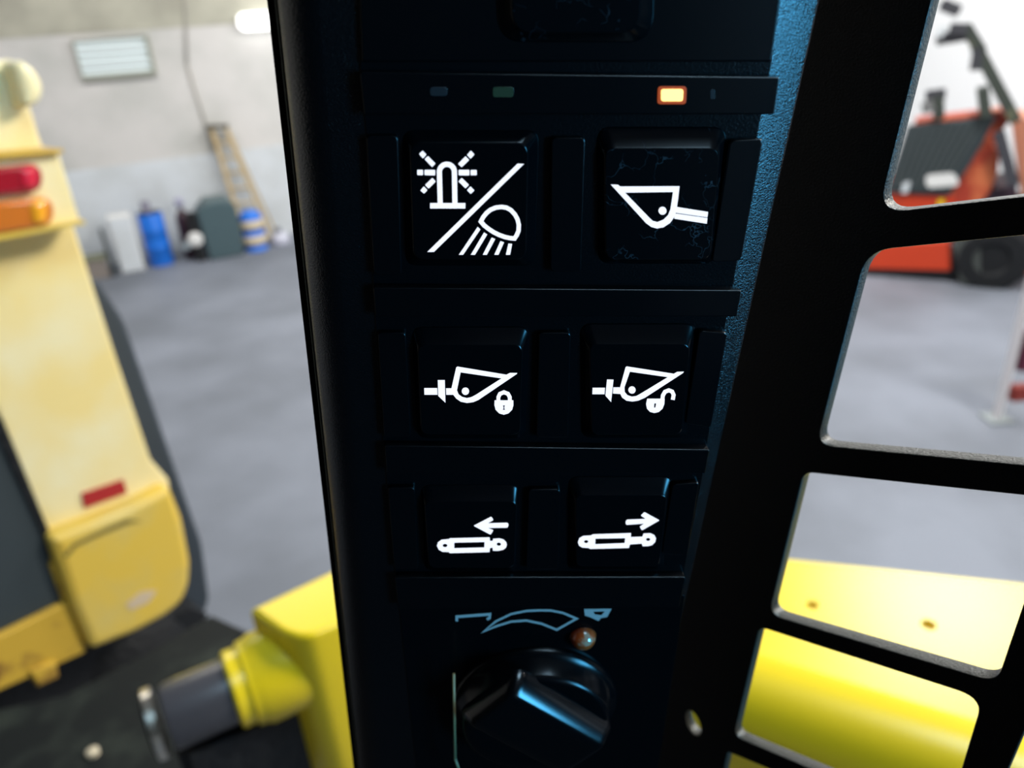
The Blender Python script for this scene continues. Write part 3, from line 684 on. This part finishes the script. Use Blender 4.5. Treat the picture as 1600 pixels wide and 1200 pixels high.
knob = smooth_by_angle(mesh_obj('rotary_knob', lathe(kb, FP.z, [(0, .0245), (.0012, .0245), (.0022, .0236), (.003, .0222), (.0070, .0214), (.0080, .0206), (.0085, .0196), (.0082, .017), (.0079, .002)], 64), GLOSS, sp, label='black glossy rotary knob'), 50)
# grip bar across the knob
g_ang = math.atan2(FP.at(945, 1180, .008)[1] - FP.at(765, 1080, .008)[1], FP.at(945, 1180, .008)[0] - FP.at(765, 1080, .008)[0])
gc = FP.at(842, 1150, .012)
gx, gy = math.cos(g_ang), math.sin(g_ang)
def gring(l, w, n, r):
    P = rounded([(-l, -w), (l, -w), (l, w), (-l, w)], r, 6)
    return [Vector((gc[0] + gx * a - gy * c, gc[1] + gy * a + gx * c, n)) for a, c in P]
smooth_by_angle(mesh_obj('grip', loft([gring(.0195, .0125, .0060, .004), gring(.0195, .0120, .0082, .004), gring(.0185, .0088, .0118, .003), gring(.0178, .0080, .0123, .003), gring(.0165, .006, .0124, .003)]), PLASTIC, knob, FP.m), 40)
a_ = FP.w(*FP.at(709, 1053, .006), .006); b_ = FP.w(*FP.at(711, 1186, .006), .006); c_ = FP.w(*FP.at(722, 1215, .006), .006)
bm = tube(a_, b_, .00035, 8); tube(b_, c_, .00035, 8, bm=bm)  # thin cream tube along the left edge of the knob
mesh_obj('cream_line', bm, CREAM, knob, smooth=True, label='thin cream line')

# ------------------------------------------------------------------ steel side screen
hdir = (FWD + RGT * (-1.0475) + UPV * .628).normalized()
SO = CAM + ray(1250, 600) * .205
FS = Frame(SO, -hdir, -vdown)
if FS.z.dot(SO - CAM) > 0: print('screen normal faces away')
TH = .0042
def SP(L): return FS.pts(L, 0)
def sr(L, r): return rounded(SP(L), [k * mm for k in r] if isinstance(r, list) else r * mm, 7)
uLs = FS.at(1120, 700)[0]
top_l = FS.at(1268, 0)
holes = [
    sr([(1520, -260), (1372, 333), (1660, 300), (1840, -260)], [3, 6.5, 2, 2]),
    sr([(1354, 392), (1276, 695), (1760, 742), (1760, 352)], [6, 5, 3, 3]),
    sr([(1255, 735), (1203, 958), (1555, 1068), (1640, 790)] if False else [(1256, 738), (1202, 960), (1557, 1066), (1655, 780)], [3, 5, 4.5, 3]),
    sr([(1187, 980), (1147, 1150), (1475, 1290), (1535, 1092)], [3, 4, 4, 6]),
    sr([(1137, 1175), (1110, 1300), (1440, 1500), (1440, 1300)], [1, 3, 3, 3]),
    sr([(1640, 1050), (1520, 1330), (1750, 1400), (1800, 1150)], [3, 3, 3, 3]),
]
ell = SP([(1083 + 11 * math.cos(a) * math.cos(.35) - 24 * math.sin(a) * math.sin(-.35) * 0 + 12 * math.sin(a) * .55, 1130 + 20 * math.sin(a)) for a in [2 * math.pi * k / 20 for k in range(20)]])
holes.append(ell)
xs = [FS.at(1290, 0)[0] - .03]
outer_l0 = FS.at(1225, -260)[0]; 
uA = FS.at(1190, 300)[0]
us = [p[0] for h in holes for p in h]; vs = [p[1] for h in holes for p in h]
U0 = min(uA, FS.at(1060, 1130)[0]); V0 = min(vs) - .02; V1 = max(vs) + .02; U1 = max(us) + .01
print('screen extents', U0, U1, V0, V1)
ss = thing('side_guard_screen', 'black steel cab side screen with large rounded openings', 'guard screen', FS.w(U0, V0, 0))
bm = filled([[(U0, V0), (U1, V0), (U1, V1), (U0, V1)]] + holes, -TH, 0, .00035, 1)
scr = mesh_obj('screen_plate', bm, STEEL, ss, FS.m)
scr.data.materials.append(STEELEDGE)
for p in scr.data.polygons:
    if abs(p.normal.z) < .5: p.material_index = 1
smooth_by_angle(scr, 35)

# ------------------------------------------------------------------ unseen cab shell, shaped to keep light off the panel (roof, rear wall, left post)
cb = thing('unseen_cab_shell', 'unseen dark cab roof and walls that keep light off the panel', 'cab', (0, -.9, EYE - .9))
DARKC = mat('dark cab lining', (.012, .012, .013), .8, spec=.1)
mesh_obj('roof', box((-.38, -.35, EYE + .42), (.84, 1.1, .04)), DARKC, cb)
mesh_obj('rear_wall', box((-.27, -.92, EYE - .2), (1.26, .04, 1.25)), DARKC, cb)
mesh_obj('left_wall', box((-.82, -.45, EYE - .2), (.04, .95, 1.25)), DARKC, cb)
mesh_obj('cab_floor', box((-.15, -.17, EYE - .85), (1.3, 1.5, .04)), DARKC, cb)
mesh_obj('light_block_sill', box((.5, -.22, EYE - .57), (.03, 1.35, .54)), DARKC, cb)  # added out of view to block blue light from the casting
